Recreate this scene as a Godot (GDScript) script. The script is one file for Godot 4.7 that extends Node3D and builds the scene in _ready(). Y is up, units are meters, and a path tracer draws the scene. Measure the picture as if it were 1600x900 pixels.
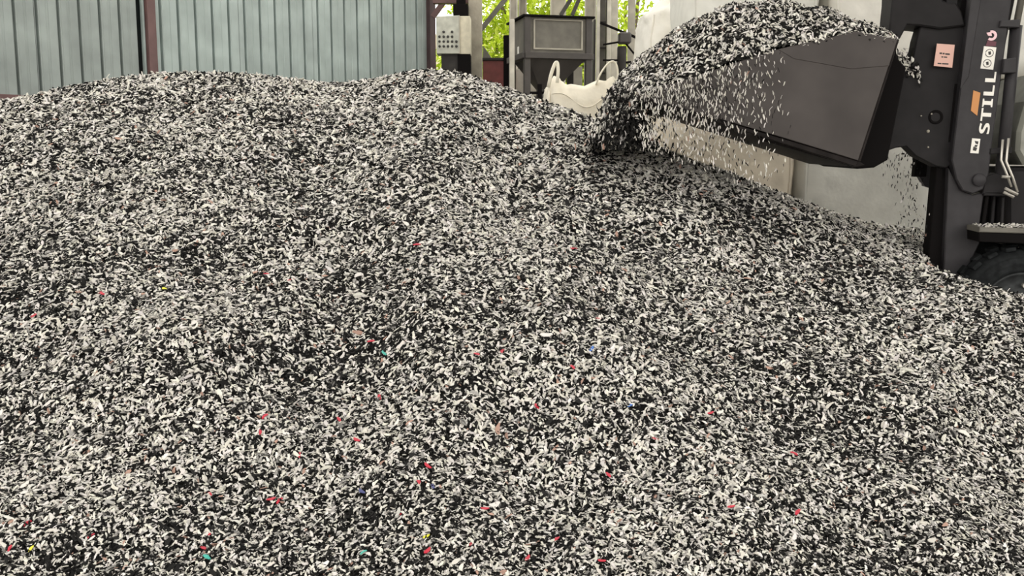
extends Node3D

# ---------------------------------------------------------------- constants
const F := 1500.0                     # focal length in pixels of the 1600x900 frame
const PITCH := 8.0
const EYE := Vector3(0, 1.25, 0)
const TRUCK_YAW := -8.0

var rng := RandomNumberGenerator.new()
var M := {}
var truck_o := Vector3.ZERO
var truck_x := Vector3.RIGHT
var truck_z := Vector3.BACK

# ---------------------------------------------------------------- survey helpers: where a sight line from the camera meets a depth or a plane
func ray(px: float, py: float) -> Vector3:
	var u := (px - 800.0) / F
	var v := (450.0 - py) / F
	var p := deg_to_rad(PITCH)
	return Vector3(u, v * cos(p) - sin(p), -cos(p) - v * sin(p))

func P(px: float, py: float, depth: float) -> Vector3:
	var d := ray(px, py)
	return EYE + d * (depth / -d.z)

func on_truck(px: float, py: float, lz: float) -> Vector2:
	var d := ray(px, py)
	var s := (lz - (EYE - truck_o).dot(truck_z)) / d.dot(truck_z)
	var q := EYE + d * s - truck_o
	return Vector2(q.dot(truck_x), q.y)

# ---------------------------------------------------------------- mesh helpers
func start(smooth := false) -> SurfaceTool:
	var st := SurfaceTool.new()
	st.begin(Mesh.PRIMITIVE_TRIANGLES)
	st.set_smooth_group(0 if smooth else -1)
	return st

func tri(st: SurfaceTool, a: Vector3, b: Vector3, c: Vector3, out_dir: Vector3) -> void:
	if (a - c).cross(a - b).dot(out_dir) < 0.0:
		var t := b
		b = c
		c = t
	st.add_vertex(a)
	st.add_vertex(b)
	st.add_vertex(c)

func quad(st: SurfaceTool, a: Vector3, b: Vector3, c: Vector3, d: Vector3, out_dir: Vector3) -> void:
	tri(st, a, b, c, out_dir)
	tri(st, a, c, d, out_dir)

func hexa(st: SurfaceTool, c: Vector3, s: Vector3, b := 0.004, t := Transform3D.IDENTITY) -> void:
	# a box with chamfered edges
	var h := s * 0.5
	b = minf(b, minf(h.x, minf(h.y, h.z)) * 0.45)
	for axis in 3:
		for sg in [-1.0, 1.0]:
			var n := Vector3.ZERO
			n[axis] = sg
			var a1 := (axis + 1) % 3
			var a2 := (axis + 2) % 3
			var q := []
			for k in [[-1, -1], [1, -1], [1, 1], [-1, 1]]:
				var v := Vector3.ZERO
				v[axis] = sg * h[axis]
				v[a1] = k[0] * (h[a1] - b)
				v[a2] = k[1] * (h[a2] - b)
				q.append(t * (c + v))
			quad(st, q[0], q[1], q[2], q[3], t.basis * n)
	for axis in 3:
		var a1 := (axis + 1) % 3
		var a2 := (axis + 2) % 3
		for k in [[-1, -1], [1, -1], [1, 1], [-1, 1]]:
			var q := []
			for w in [[-1, 0], [1, 0], [1, 1], [-1, 1]]:
				var v := Vector3.ZERO
				v[axis] = w[0] * (h[axis] - b)
				v[a1] = k[0] * (h[a1] - (b if w[1] else 0.0))
				v[a2] = k[1] * (h[a2] - (0.0 if w[1] else b))
				q.append(t * (c + v))
			var n := Vector3.ZERO
			n[a1] = k[0]
			n[a2] = k[1]
			quad(st, q[0], q[1], q[2], q[3], t.basis * n)
	for x in [-1, 1]:
		for y in [-1, 1]:
			for z in [-1, 1]:
				var n := Vector3(x, y, z)
				tri(st, t * (c + Vector3(x * h.x, y * (h.y - b), z * (h.z - b))), t * (c + Vector3(x * (h.x - b), y * h.y, z * (h.z - b))), t * (c + Vector3(x * (h.x - b), y * (h.y - b), z * h.z)), t.basis * n)

func beam(st: SurfaceTool, a: Vector3, b: Vector3, w: float, d: float, up := Vector3.BACK) -> void:
	# a bar from a to b, w wide, d deep along up
	var y := (b - a).normalized()
	var x := y.cross(up).normalized()
	var z := x.cross(y).normalized()
	hexa(st, Vector3.ZERO, Vector3(w, a.distance_to(b), d), 0.004, Transform3D(Basis(x, y, z), (a + b) * 0.5))

func prism(st: SurfaceTool, pts: PackedVector2Array, z0: float, z1: float, bevel := 0.004) -> void:
	# polygon in x,y drawn out from z0 to z1, its cap edges chamfered
	if Geometry2D.is_polygon_clockwise(pts):
		pts.reverse()
	var n := pts.size()
	var inn := PackedVector2Array()
	var outw := PackedVector2Array()
	for i in n:
		var e0 := (pts[i] - pts[(i + n - 1) % n]).normalized()
		var e1 := (pts[(i + 1) % n] - pts[i]).normalized()
		var n0 := Vector2(-e0.y, e0.x)
		var n1 := Vector2(-e1.y, e1.x)
		var bis := (n0 + n1)
		bis = bis / maxf(bis.length_squared() * 0.5, 0.35)
		inn.append(pts[i] + bis * bevel)
		outw.append(-n1)
	var idx := Geometry2D.triangulate_polygon(inn)
	if idx.is_empty():
		inn = pts
		idx = Geometry2D.triangulate_polygon(pts)
	for k in range(0, idx.size(), 3):
		var a := inn[idx[k]]
		var b := inn[idx[k + 1]]
		var c := inn[idx[k + 2]]
		tri(st, Vector3(a.x, a.y, z1), Vector3(b.x, b.y, z1), Vector3(c.x, c.y, z1), Vector3.BACK)
		tri(st, Vector3(a.x, a.y, z0), Vector3(b.x, b.y, z0), Vector3(c.x, c.y, z0), Vector3.FORWARD)
	for i in n:
		var j := (i + 1) % n
		var o := Vector3(outw[i].x, outw[i].y, 0)
		var a := pts[i]
		var b := pts[j]
		quad(st, Vector3(a.x, a.y, z0 + bevel), Vector3(b.x, b.y, z0 + bevel), Vector3(b.x, b.y, z1 - bevel), Vector3(a.x, a.y, z1 - bevel), o)
		quad(st, Vector3(a.x, a.y, z1 - bevel), Vector3(b.x, b.y, z1 - bevel), Vector3(inn[j].x, inn[j].y, z1), Vector3(inn[i].x, inn[i].y, z1), o + Vector3.BACK)
		quad(st, Vector3(a.x, a.y, z0 + bevel), Vector3(b.x, b.y, z0 + bevel), Vector3(inn[j].x, inn[j].y, z0), Vector3(inn[i].x, inn[i].y, z0), o + Vector3.FORWARD)

func tube(st: SurfaceTool, pts: Array, r: float, sides := 10, flat := 1.0) -> void:
	var rings := []
	var n := pts.size()
	var up := Vector3.UP
	for i in n:
		var d: Vector3 = (pts[mini(i + 1, n - 1)] - pts[maxi(i - 1, 0)]).normalized()
		if absf(d.dot(up)) > 0.95:
			up = Vector3.BACK
		var s := d.cross(up).normalized()
		var w := s.cross(d).normalized()
		up = w
		var ring := []
		for k in sides:
			var a := TAU * k / sides
			ring.append(pts[i] + s * cos(a) * r + w * sin(a) * r * flat)
		rings.append(ring)
	for i in n - 1:
		var mid: Vector3 = (pts[i] + pts[i + 1]) * 0.5
		for k in sides:
			var k2 := (k + 1) % sides
			quad(st, rings[i][k], rings[i][k2], rings[i + 1][k2], rings[i + 1][k], (rings[i][k] + rings[i + 1][k2]) * 0.5 - mid)
	for e in [0, n - 1]:
		var d: Vector3 = pts[0] - pts[1] if e == 0 else pts[n - 1] - pts[n - 2]
		for k in range(1, sides - 1):
			tri(st, rings[e][0], rings[e][k], rings[e][k + 1], d)

func lathe(st: SurfaceTool, prof: Array, c: Vector3, basis: Basis, sides := 48) -> void:
	# prof: Vector2(radius, along); turned about basis.z through c
	for i in prof.size() - 1:
		var p0: Vector2 = prof[i]
		var p1: Vector2 = prof[i + 1]
		var t := (p1 - p0).normalized()
		for k in sides:
			var a0 := TAU * k / sides
			var a1 := TAU * (k + 1) / sides
			var d0 := Vector3(cos(a0), sin(a0), 0)
			var d1 := Vector3(cos(a1), sin(a1), 0)
			var o := (d0 + d1) * 0.5 * t.y + Vector3(0, 0, -t.x)
			var q := [d0 * p0.x + Vector3(0, 0, p0.y), d1 * p0.x + Vector3(0, 0, p0.y), d1 * p1.x + Vector3(0, 0, p1.y), d0 * p1.x + Vector3(0, 0, p1.y)]
			quad(st, c + basis * q[0], c + basis * q[1], c + basis * q[2], c + basis * q[3], basis * o)

# ---------------------------------------------------------------- object helpers
func build(called: String, st: SurfaceTool, m: Material, parent: Node = self) -> MeshInstance3D:
	st.generate_normals()
	var mesh := st.commit()
	return put(called, mesh, m, parent)

func put(called: String, mesh: Mesh, m: Material, parent: Node = self) -> MeshInstance3D:
	var o := MeshInstance3D.new()
	o.name = numbered(called, parent)
	o.mesh = mesh
	o.material_override = m
	parent.add_child(o, true)
	return o

func numbered(called: String, parent: Node) -> String:
	if not parent.has_node(called):
		return called
	var k := 1
	while parent.has_node("%s_%03d" % [called, k]):
		k += 1
	return "%s_%03d" % [called, k]

func thing(called: String, label: String, category: String, at := Vector3.ZERO, turn := 0.0, group := "") -> Node3D:
	var o := Node3D.new()
	o.name = numbered(called, self)
	add_child(o)
	o.position = at
	o.rotation_degrees.y = turn
	tag(o, label, category, group)
	return o

func tag(o: Node, label: String, category: String, group := "", kind := "") -> Node:
	o.set_meta("label", label)
	o.set_meta("category", category)
	if group:
		o.set_meta("group", group)
	if kind:
		o.set_meta("kind", kind)
	return o

func struct(o: Node, label: String, category: String) -> Node:
	return tag(o, label, category, "", "structure")

# ---------------------------------------------------------------- materials
func grey_noise(n_seed: int, freq: float, lo: float, hi: float, size := 256, octaves := 4) -> ImageTexture:
	var fn := FastNoiseLite.new()
	fn.seed = n_seed
	fn.noise_type = FastNoiseLite.TYPE_SIMPLEX_SMOOTH
	fn.frequency = freq
	fn.fractal_octaves = octaves
	var im := fn.get_seamless_image(size, size)
	var res := Image.create(size, size, false, Image.FORMAT_RGB8)
	for y in size:
		for x in size:
			var v := lerpf(lo, hi, im.get_pixel(x, y).r)
			res.set_pixel(x, y, Color(v, v, v))
	return ImageTexture.create_from_image(res)

func mat(c: Color, rough := 0.6, metal := 0.0, tex: Texture2D = null, scale := 1.0, bump: Texture2D = null, depth := 0.3) -> StandardMaterial3D:
	var m := StandardMaterial3D.new()
	m.albedo_color = c
	m.roughness = rough
	m.metallic = metal
	if tex:
		m.albedo_texture = tex
	if bump:
		m.heightmap_enabled = true
		m.heightmap_texture = bump
		m.heightmap_scale = depth
	if tex or bump:
		m.uv1_triplanar = true
		m.uv1_scale = Vector3(scale, scale, scale)
	return m

func rgb8(r: float, g: float, b: float) -> Color:
	return Color(r / 255.0, g / 255.0, b / 255.0)

func materials() -> void:
	var soft := grey_noise(3, 0.012, 0.82, 1.0)
	var faint := grey_noise(14, 0.02, 0.93, 1.0)
	var grime := grey_noise(9, 0.02, 0.62, 1.0)
	var fine := grey_noise(21, 0.08, 0.0, 1.0)
	M.sheet_shaded = mat(rgb8(160, 169, 165), 0.55, 0.0, soft, 0.5)  # same paint as the right sheets, darkened for the dimmer light at left
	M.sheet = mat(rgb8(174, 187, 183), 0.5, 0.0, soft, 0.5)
	M.brown = mat(rgb8(112, 82, 80), 0.55, 0.0, soft, 1.0)
	M.brown_dark = mat(rgb8(78, 58, 60), 0.6, 0.0, soft, 1.0)
	M.black_gap = mat(rgb8(40, 44, 44), 0.8)
	M.concrete = mat(rgb8(150, 146, 138), 0.9, 0.0, grime, 1.0, fine, 0.2)
	M.concrete_pale = mat(rgb8(172, 164, 148), 0.9, 0.0, soft, 1.0, fine, 0.2)
	M.floor = mat(rgb8(140, 137, 130), 0.9, 0.0, grime, 0.4, fine, 0.2)
	M.bounce_yard = mat(rgb8(196, 192, 182), 0.9, 0.0, grime, 0.3, fine, 0.2)
	M.roof = mat(rgb8(170, 170, 165), 0.7, 0.0, soft, 0.5)
	M.pile = mat(rgb8(52, 51, 49), 1.0, 0.0, grime, 4.0, fine, 1.0)  # dark base colour carries the shadow between flakes
	M.flake = StandardMaterial3D.new()
	M.flake.vertex_color_use_as_albedo = true
	M.flake.roughness = 0.8
	M.flake.metallic_specular = 0.16
	M.red = mat(rgb8(186, 38, 58), 0.5)
	M.yellow = mat(rgb8(226, 220, 60), 0.5)
	M.blue = mat(rgb8(62, 112, 190), 0.5)
	M.navy = mat(rgb8(66, 70, 118), 0.5)
	M.teal = mat(rgb8(70, 170, 155), 0.5)
	M.bag_white = mat(rgb8(236, 232, 222), 0.85, 0.0, faint, 1.2, fine, 0.12)
	M.bag_beige = mat(rgb8(230, 218, 198), 0.85, 0.0, faint, 1.2, fine, 0.12)
	M.bag_grey = mat(rgb8(228, 226, 217), 0.8, 0.0, faint, 1.2, fine, 0.12)
	M.bag_cream = mat(rgb8(238, 230, 212), 0.85, 0.0, faint, 1.5, fine, 0.12)
	M.strap = mat(rgb8(232, 226, 208), 0.8)
	M.yellow_cloth = mat(rgb8(222, 190, 90), 0.8)
	M.steel_dark = mat(rgb8(74, 69, 66), 0.6, 0.0, soft, 1.5)
	M.steel_black = mat(rgb8(62, 59, 57), 0.6, 0.0, soft, 1.5)
	M.steel_grey = mat(rgb8(114, 110, 101), 0.6, 0.0, soft, 1.5)
	M.post_grey = mat(rgb8(176, 170, 156), 0.7, 0.0, soft, 1.0)
	M.post_light = mat(rgb8(206, 200, 186), 0.7, 0.0, soft, 1.0)
	M.cab_white = mat(rgb8(208, 208, 194), 0.6, 0.0, soft, 2.0)
	M.cab_side = mat(rgb8(222, 214, 190), 0.6, 0.0, soft, 2.0)
	M.button = mat(rgb8(52, 50, 46), 0.5)
	M.red_brown = mat(rgb8(126, 62, 58), 0.6, 0.0, soft, 2.0)
	M.truck = mat(rgb8(60, 58, 60), 0.42, 0.0, soft, 2.0)
	M.truck_dark = mat(rgb8(40, 38, 39), 0.6, 0.0, soft, 2.0)
	M.truck_black = mat(rgb8(22, 20, 20), 0.75)
	M.truck_pale = mat(rgb8(150, 150, 140), 0.5, 0.0, soft, 2.0)
	M.bucket = mat(rgb8(78, 73, 71), 0.45, 0.1, soft, 0.8)
	M.bucket_dark = mat(rgb8(48, 44, 43), 0.5, 0.1, grime, 1.5)
	M.rubber = mat(rgb8(48, 50, 51), 0.75, 0.0, grime, 3.0)
	M.rim = mat(rgb8(70, 72, 73), 0.6, 0.0, grime, 3.0)
	M.chrome = mat(rgb8(190, 185, 176), 0.35, 0.6)
	M.letter = mat(rgb8(238, 234, 226), 0.5)
	M.pink = mat(rgb8(222, 178, 164), 0.6)
	M.pinkish = mat(rgb8(238, 200, 206), 0.5)
	M.maroon = mat(rgb8(92, 40, 54), 0.5)
	M.ink = mat(rgb8(50, 46, 44), 0.6)
	M.orange = mat(rgb8(200, 138, 82), 0.6)
	M.bark = mat(rgb8(112, 96, 78), 0.9, 0.0, grime, 2.0)
	M.earth = mat(rgb8(206, 190, 158), 0.95, 0.0, grime, 0.3, fine, 2.0)
	M.grass = mat(rgb8(150, 176, 70), 0.95, 0.0, grime, 0.5, fine, 2.0)
	M.clear = mat(Color(0.95, 0.97, 0.97, 0.12), 0.1)
	M.clear.transparency = BaseMaterial3D.TRANSPARENCY_ALPHA
	for k in ['pile', 'truck_black', 'bucket_dark', 'rubber', 'black_gap']:
		M[k].metallic_specular = 0.15
	for k in ['truck', 'truck_dark', 'bucket', 'steel_black', 'rim']:
		M[k].metallic_specular = 0.28
	M.leaf = StandardMaterial3D.new()
	M.leaf.vertex_color_use_as_albedo = true
	M.leaf.roughness = 0.6
	M.leaf.backlight_enabled = true
	M.leaf.backlight = Color(0.5, 0.6, 0.1)

# ---------------------------------------------------------------- the pile: crest seen at (px, py) at a depth, and the fall behind it
const CREST := [
	[-500, 195, 7.2, -0.75], [-200, 176, 7.4, -0.75], [0, 160, 7.5, -0.75], [60, 151, 7.6, -0.75], [120, 136, 7.8, -0.75], [180, 125, 8.0, -0.75], [230, 119, 8.1, -0.75],
	[300, 116, 8.3, -0.75], [360, 117, 8.4, -0.75], [420, 122, 8.4, -0.75], [480, 130, 8.4, -0.75], [530, 134, 8.4, -0.75], [570, 129, 8.3, -0.75], [620, 118, 8.2, -0.75],
	[660, 112, 8.1, -0.75], [700, 113, 8.0, -0.75], [740, 123, 7.9, -0.75], [800, 144, 7.7, -0.75], [860, 164, 7.4, -0.7], [930, 188, 7.0, -0.5], [985, 208, 6.7, -0.4],
	[1050, 240, 6.3, -0.2], [1120, 271, 5.9, 268], [1180, 299, 5.6, 293], [1250, 331, 5.4, 319], [1300, 356, 5.2, 337], [1370, 390, 5.0, 355], [1440, 418, 4.75, 364], [1462, 420, 4.68, 366],
	[1486, 429, 4.6, -0.7], [1540, 446, 4.5, -0.8], [1600, 464, 4.4, -0.8], [2100, 580, 4.2, -0.8],
]
var crest := []      # [a, height, depth, back slope]
const NA := 260
const ND := 260
const A0 := -0.78
const A1 := 0.78
const DMIN := 1.25
const DMAX := 11.0
var grid := PackedFloat32Array()
var pile_noise := FastNoiseLite.new()

func crest_at(a: float) -> Array:
	var k := 0
	while k < crest.size() - 2 and crest[k + 1][0] < a:
		k += 1
	var p: Array = crest[k]
	var q: Array = crest[k + 1]
	var t := clampf((a - p[0]) / (q[0] - p[0]), 0.0, 1.0)
	return [lerpf(p[1], q[1], t), lerpf(p[2], q[2], t), lerpf(p[3], q[3], t)]

func smin(a: float, b: float, k: float) -> float:
	var h := clampf(0.5 + 0.5 * (b - a) / k, 0.0, 1.0)
	return lerpf(b, a, h) - k * h * (1.0 - h)

func make_grid() -> void:
	for c in CREST:
		var w := P(c[0], c[1], c[2])
		# a number above 1 is where the flat ground behind the crest meets the bags, as a picture row
		var fall: float = c[3] if c[3] < 1.0 else (P(c[0], c[3], 6.9).y - w.y) / (6.9 - c[2])
		crest.append([w.x / c[2], w.y, c[2], fall])
	pile_noise.seed = 5
	pile_noise.frequency = 0.55
	pile_noise.fractal_octaves = 3
	grid.resize(NA * ND)
	for i in NA:
		var a := lerpf(A0, A1, float(i) / (NA - 1))
		# smooth the table over neighbouring azimuths
		var hc := 0.0
		var dc := 0.0
		var bs := 0.0
		for s in [-0.016, -0.008, 0.0, 0.008, 0.016]:
			var c := crest_at(a + s)
			hc += c[0] / 5.0
			dc += c[1] / 5.0
			bs += c[2] / 5.0
		var k := lerpf(0.16, 0.05, clampf((a - 0.1) / 0.2, 0.0, 1.0))
		hc += k * 0.22
		for j in ND:
			var d := lerpf(DMIN, DMAX, float(j) / (ND - 1))
			var t := (d - DMIN) / (dc - DMIN)
			var front := hc * (t + 0.10 * sin(PI * minf(t, 1.0)) * (1.0 - t)) if t < 1.0 else hc + (t - 1.0) * hc * 0.9
			var back := hc + bs * (d - dc)
			var h := smin(front, back, k)
			var x := a * d
			var fade := clampf((1.0 - t) * 4.0, 0.12, 1.0) * clampf((d - DMIN) * 0.8, 0.0, 1.0)
			h += pile_noise.get_noise_2d(x * 1.4, d * 1.4) * 0.09 * fade
			# a low slump running down towards the camera at right of centre
			var line := 0.06 + (3.9 - d) * 0.28
			var off := x - line
			h += 0.035 * exp(-pow(off / 0.28, 2.0)) * exp(-pow((d - 3.0) / 0.9, 2.0))
			h -= 0.03 * exp(-pow((off - 0.42) / 0.2, 2.0)) * exp(-pow((d - 3.2) / 0.9, 2.0))
			# out of frame at the right the heap runs out on the floor
			h -= maxf(0.0, a - 0.61) * d * 0.75
			grid[i * ND + j] = maxf(h, -0.03)

func height(a: float, d: float) -> float:
	var u := clampf((a - A0) / (A1 - A0) * (NA - 1), 0.0, NA - 1.001)
	var v := clampf((d - DMIN) / (DMAX - DMIN) * (ND - 1), 0.0, ND - 1.001)
	var i := int(u)
	var j := int(v)
	u -= i
	v -= j
	var o := i * ND + j
	return lerpf(lerpf(grid[o], grid[o + 1], v), lerpf(grid[o + ND], grid[o + ND + 1], v), u)

func pile_limit(a: float) -> float:
	# the heap leans on the wall at the left, elsewhere it runs out on the floor
	if a > -0.1:
		return 9.6
	var t := (a * 9.5 + 4.62) / (0.847 - a)
	return clampf(9.5 + t - 0.1, 7.0, 10.8)

# ---------------------------------------------------------------- flakes
func flake_mesh(k: int) -> ArrayMesh:
	# one curled chip: an irregular strip, thin but solid
	var r := RandomNumberGenerator.new()
	r.seed = 100 + k
	var st := start()
	var segs := 4
	var top := []
	var bend := r.randf_range(-0.9, 0.9)
	var curl := r.randf_range(0.0, 0.35)
	for i in segs + 1:
		var t := float(i) / segs - 0.5
		var w := sqrt(1.0 - 3.2 * t * t) * r.randf_range(0.2, 0.34)
		var c := Vector3(t * 1.25, (0.25 - t * t) * curl, t * t * bend)
		var side := Vector3(-2.0 * t * bend * 0.6, 0, 1).normalized()
		top.append([c + side * w, c - side * w * r.randf_range(0.75, 1.1)])
	var th := Vector3(0, -0.10, 0)
	for i in segs:
		var a: Vector3 = top[i][0]
		var b: Vector3 = top[i][1]
		var c: Vector3 = top[i + 1][1]
		var d: Vector3 = top[i + 1][0]
		quad(st, a, b, c, d, Vector3.UP)
		quad(st, a + th, b + th, c + th, d + th, Vector3.DOWN)
		quad(st, a, d, d + th, a + th, Vector3.BACK)
		quad(st, b, c, c + th, b + th, Vector3.FORWARD)
	for e in [0, segs]:
		quad(st, top[e][0], top[e][1], top[e][1] + th, top[e][0] + th, Vector3.LEFT if e == 0 else Vector3.RIGHT)
	st.generate_normals()
	return st.commit()

func flake_color(white: float) -> Color:
	var v := rng.randf()
	if v < white:
		var b := rng.randf_range(0.52, 0.78)
		return Color(b, b * rng.randf_range(0.93, 0.98), b * rng.randf_range(0.83, 0.92))
	if v < white + 0.06:
		var b := rng.randf_range(0.12, 0.4)
		return Color(b, b * 0.96, b * 0.9)
	if v < white + 0.068:
		return Color(0.45, 0.29, 0.23) * rng.randf_range(0.6, 1.2)
	var b := rng.randf_range(0.006, 0.024)
	return Color(b, b * 0.97, b * 0.93)

func multi(called: String, k: int, list: Array, parent: Node) -> MultiMeshInstance3D:
	var mm := MultiMesh.new()
	mm.transform_format = MultiMesh.TRANSFORM_3D
	mm.use_colors = true
	mm.mesh = flakes[k]
	mm.instance_count = list.size()
	for i in list.size():
		mm.set_instance_transform(i, list[i][0])
		mm.set_instance_color(i, list[i][1])
	var o := MultiMeshInstance3D.new()
	o.name = numbered(called, parent)
	o.multimesh = mm
	o.material_override = M.flake
	parent.add_child(o, true)
	o.set_meta("kind", "stuff")
	return o

var flakes := []
const KINDS := 5

func turned(n: Vector3, tilt: float) -> Basis:
	var up := (n + Vector3(rng.randfn(), rng.randfn(), rng.randfn()) * tilt).normalized()
	var x := up.cross(Vector3(cos(rng.randf() * TAU), 0.13, sin(rng.randf() * TAU))).normalized()
	return Basis(x, up, x.cross(up))

func spread(called: String, lists: Array, parent: Node) -> void:
	for k in KINDS:
		if lists[k].size():
			multi(called, k, lists[k], parent)

func empty_lists() -> Array:
	var l := []
	for k in KINDS:
		l.append([])
	return l

func flake_size(d: float) -> float:
	return 0.0142 * pow(d / 3.0, 0.74)

func make_pile() -> void:
	make_grid()
	var pile := thing("flake_pile", "huge heap of shredded black and white plastic flakes filling the shed floor", "pile")
	pile.set_meta("kind", "stuff")
	var st := start(true)
	for i in NA - 1:
		var aa := lerpf(A0, A1, float(i) / (NA - 1))
		var ab := lerpf(A0, A1, float(i + 1) / (NA - 1))
		for j in ND - 1:
			var d0 := lerpf(DMIN, DMAX, float(j) / (ND - 1))
			var d1 := lerpf(DMIN, DMAX, float(j + 1) / (ND - 1))
			if d1 > pile_limit(aa) or maxf(maxf(grid[i * ND + j], grid[i * ND + j + 1]), grid[(i + 1) * ND + j + 1]) < -0.02:
				continue
			var s := -0.012
			quad(st, Vector3(aa * d0, grid[i * ND + j] + s, -d0), Vector3(ab * d0, grid[(i + 1) * ND + j] + s, -d0), Vector3(ab * d1, grid[(i + 1) * ND + j + 1] + s, -d1), Vector3(aa * d1, grid[i * ND + j + 1] + s, -d1), Vector3.UP)
	var base := build("heap_core", st, M.pile, pile)
	base.set_meta("kind", "stuff")
	var patch := FastNoiseLite.new()
	patch.seed = 77
	patch.frequency = 0.9
	patch.fractal_octaves = 3
	var lists := empty_lists()
	var total := 550000
	var e := 0.52
	var lo := pow(2.0, e)
	var hi := pow(9.4, e)
	for n in total:
		var d := pow(lerpf(lo, hi, rng.randf()), 1.0 / e)
		var a := rng.randf_range(-0.77, 0.77)
		if d > pile_limit(a):
			continue
		var h := height(a, d)
		if h < 0.0:
			continue
		var q := 0.06
		var hx := height(a + q / d, d) - height(a - q / d, d)
		var hd := height(a, d + q) - height(a, d - q)
		var slope_d := hd / (2.0 * q)
		if slope_d < -0.4 and rng.randf() < 0.7:
			continue
		var nrm := Vector3(-hx / (2.0 * q), 1.0, slope_d).normalized()
		var x := a * d
		var s := flake_size(d) * rng.randf_range(0.55, 1.3)
		if rng.randf() < 0.03:
			s *= 1.5
		var b := turned(nrm, 0.42).scaled_local(Vector3(s * rng.randf_range(0.8, 1.35), s, s))
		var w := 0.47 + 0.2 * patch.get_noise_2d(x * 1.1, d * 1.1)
		# extra white offsets shade by the bags; less white below the bucket
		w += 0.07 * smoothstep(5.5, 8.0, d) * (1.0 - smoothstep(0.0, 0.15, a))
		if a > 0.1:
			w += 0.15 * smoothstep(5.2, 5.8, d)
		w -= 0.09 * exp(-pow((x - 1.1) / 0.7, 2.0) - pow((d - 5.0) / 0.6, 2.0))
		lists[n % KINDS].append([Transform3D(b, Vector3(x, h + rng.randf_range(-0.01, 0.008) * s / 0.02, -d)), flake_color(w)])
	spread("loose_flakes", lists, pile)

func pile_hit(px: float, py: float) -> Vector3:
	var dir := ray(px, py)
	var d := 1.8
	while d < 9.0:
		var p := EYE + dir * (d / -dir.z)
		if p.y < height(p.x / d, d):
			return p
		d += 0.02
	return Vector3.ZERO

func colored_flakes() -> void:
	var red := [[468, 716], [530, 660], [557, 692], [593, 625], [408, 680], [414, 655], [668, 733], [655, 758], [745, 558], [784, 553], [895, 578], [936, 502], [870, 847], [950, 747], [1110, 650],
		[1240, 713], [1245, 805], [330, 778], [425, 785], [437, 787], [55, 497], [160, 463], [328, 840], [320, 862], [626, 806], [669, 866], [735, 858], [758, 800], [895, 392], [652, 386],
		[456, 441], [415, 432], [825, 877], [45, 823], [145, 843], [940, 882], [580, 537], [18, 862], [1142, 797], [838, 640], [1022, 690]]
	var rest := [["yellow", 257, 455, "bright yellow plastic flake on the pile below the rusty brown wall post"], ["yellow", 50, 863, "yellow plastic flake low on the pile at its left edge"], ["yellow", 667, 844, "yellow plastic flake among red ones at the pile's bottom"],
		["blue", 925, 550, "bright blue plastic flake in the middle of the pile"], ["blue", 985, 638, "small blue plastic flake right of the pile's middle"], ["navy", 565, 773, "navy plastic flake beside a red flake low on the pile"], ["navy", 676, 765, "navy plastic flake just below a pink red flake low on the pile"],
		["teal", 600, 556, "teal plastic flake among the pale flakes of the mid pile"], ["teal", 568, 868, "green teal plastic flake at the pile's foot"], ["teal", 325, 876, "long teal plastic flake beside red ones at the lower left"]]
	var names := ["leftmost", "second", "third", "fourth", "fifth", "sixth", "seventh", "eighth", "ninth", "tenth", "eleventh", "twelfth", "thirteenth", "fourteenth", "fifteenth", "sixteenth", "seventeenth", "eighteenth"]
	red.sort_custom(func(u, w): return u[0] < w[0])
	var rank := [0, 0, 0]
	var n := 0
	for r in red + rest:
		var named: bool = r.size() > 2
		var p := pile_hit(r[1] if named else r[0], r[2] if named else r[1])
		if p == Vector3.ZERO:
			continue
		var s := flake_size(-p.z) * rng.randf_range(1.15, 1.5)
		var o := put("plastic_flake", flakes[n % KINDS], M[r[0]] if named else M.red, self)
		var b := turned(Vector3(0, 0.9, 0.35), 0.15).scaled_local(Vector3(s * 1.1, s, s))
		o.transform = Transform3D(b, p + Vector3(0, 0.012, 0.006))
		if named:
			tag(o, r[3], "flake")
		else:
			var band := 0 if r[1] < 600 else (1 if r[1] < 780 else 2)
			var place: String = ["high on the pile's slope", "halfway down the pile", "along the pile's near foot"][band]
			var which: String = names[rank[band]] + (" red flake of those " if rank[band] == 0 else " red flake from the left of those ")
			rank[band] += 1
			tag(o, which + place, "flake", "red flakes scattered over the pile")
		n += 1

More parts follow.
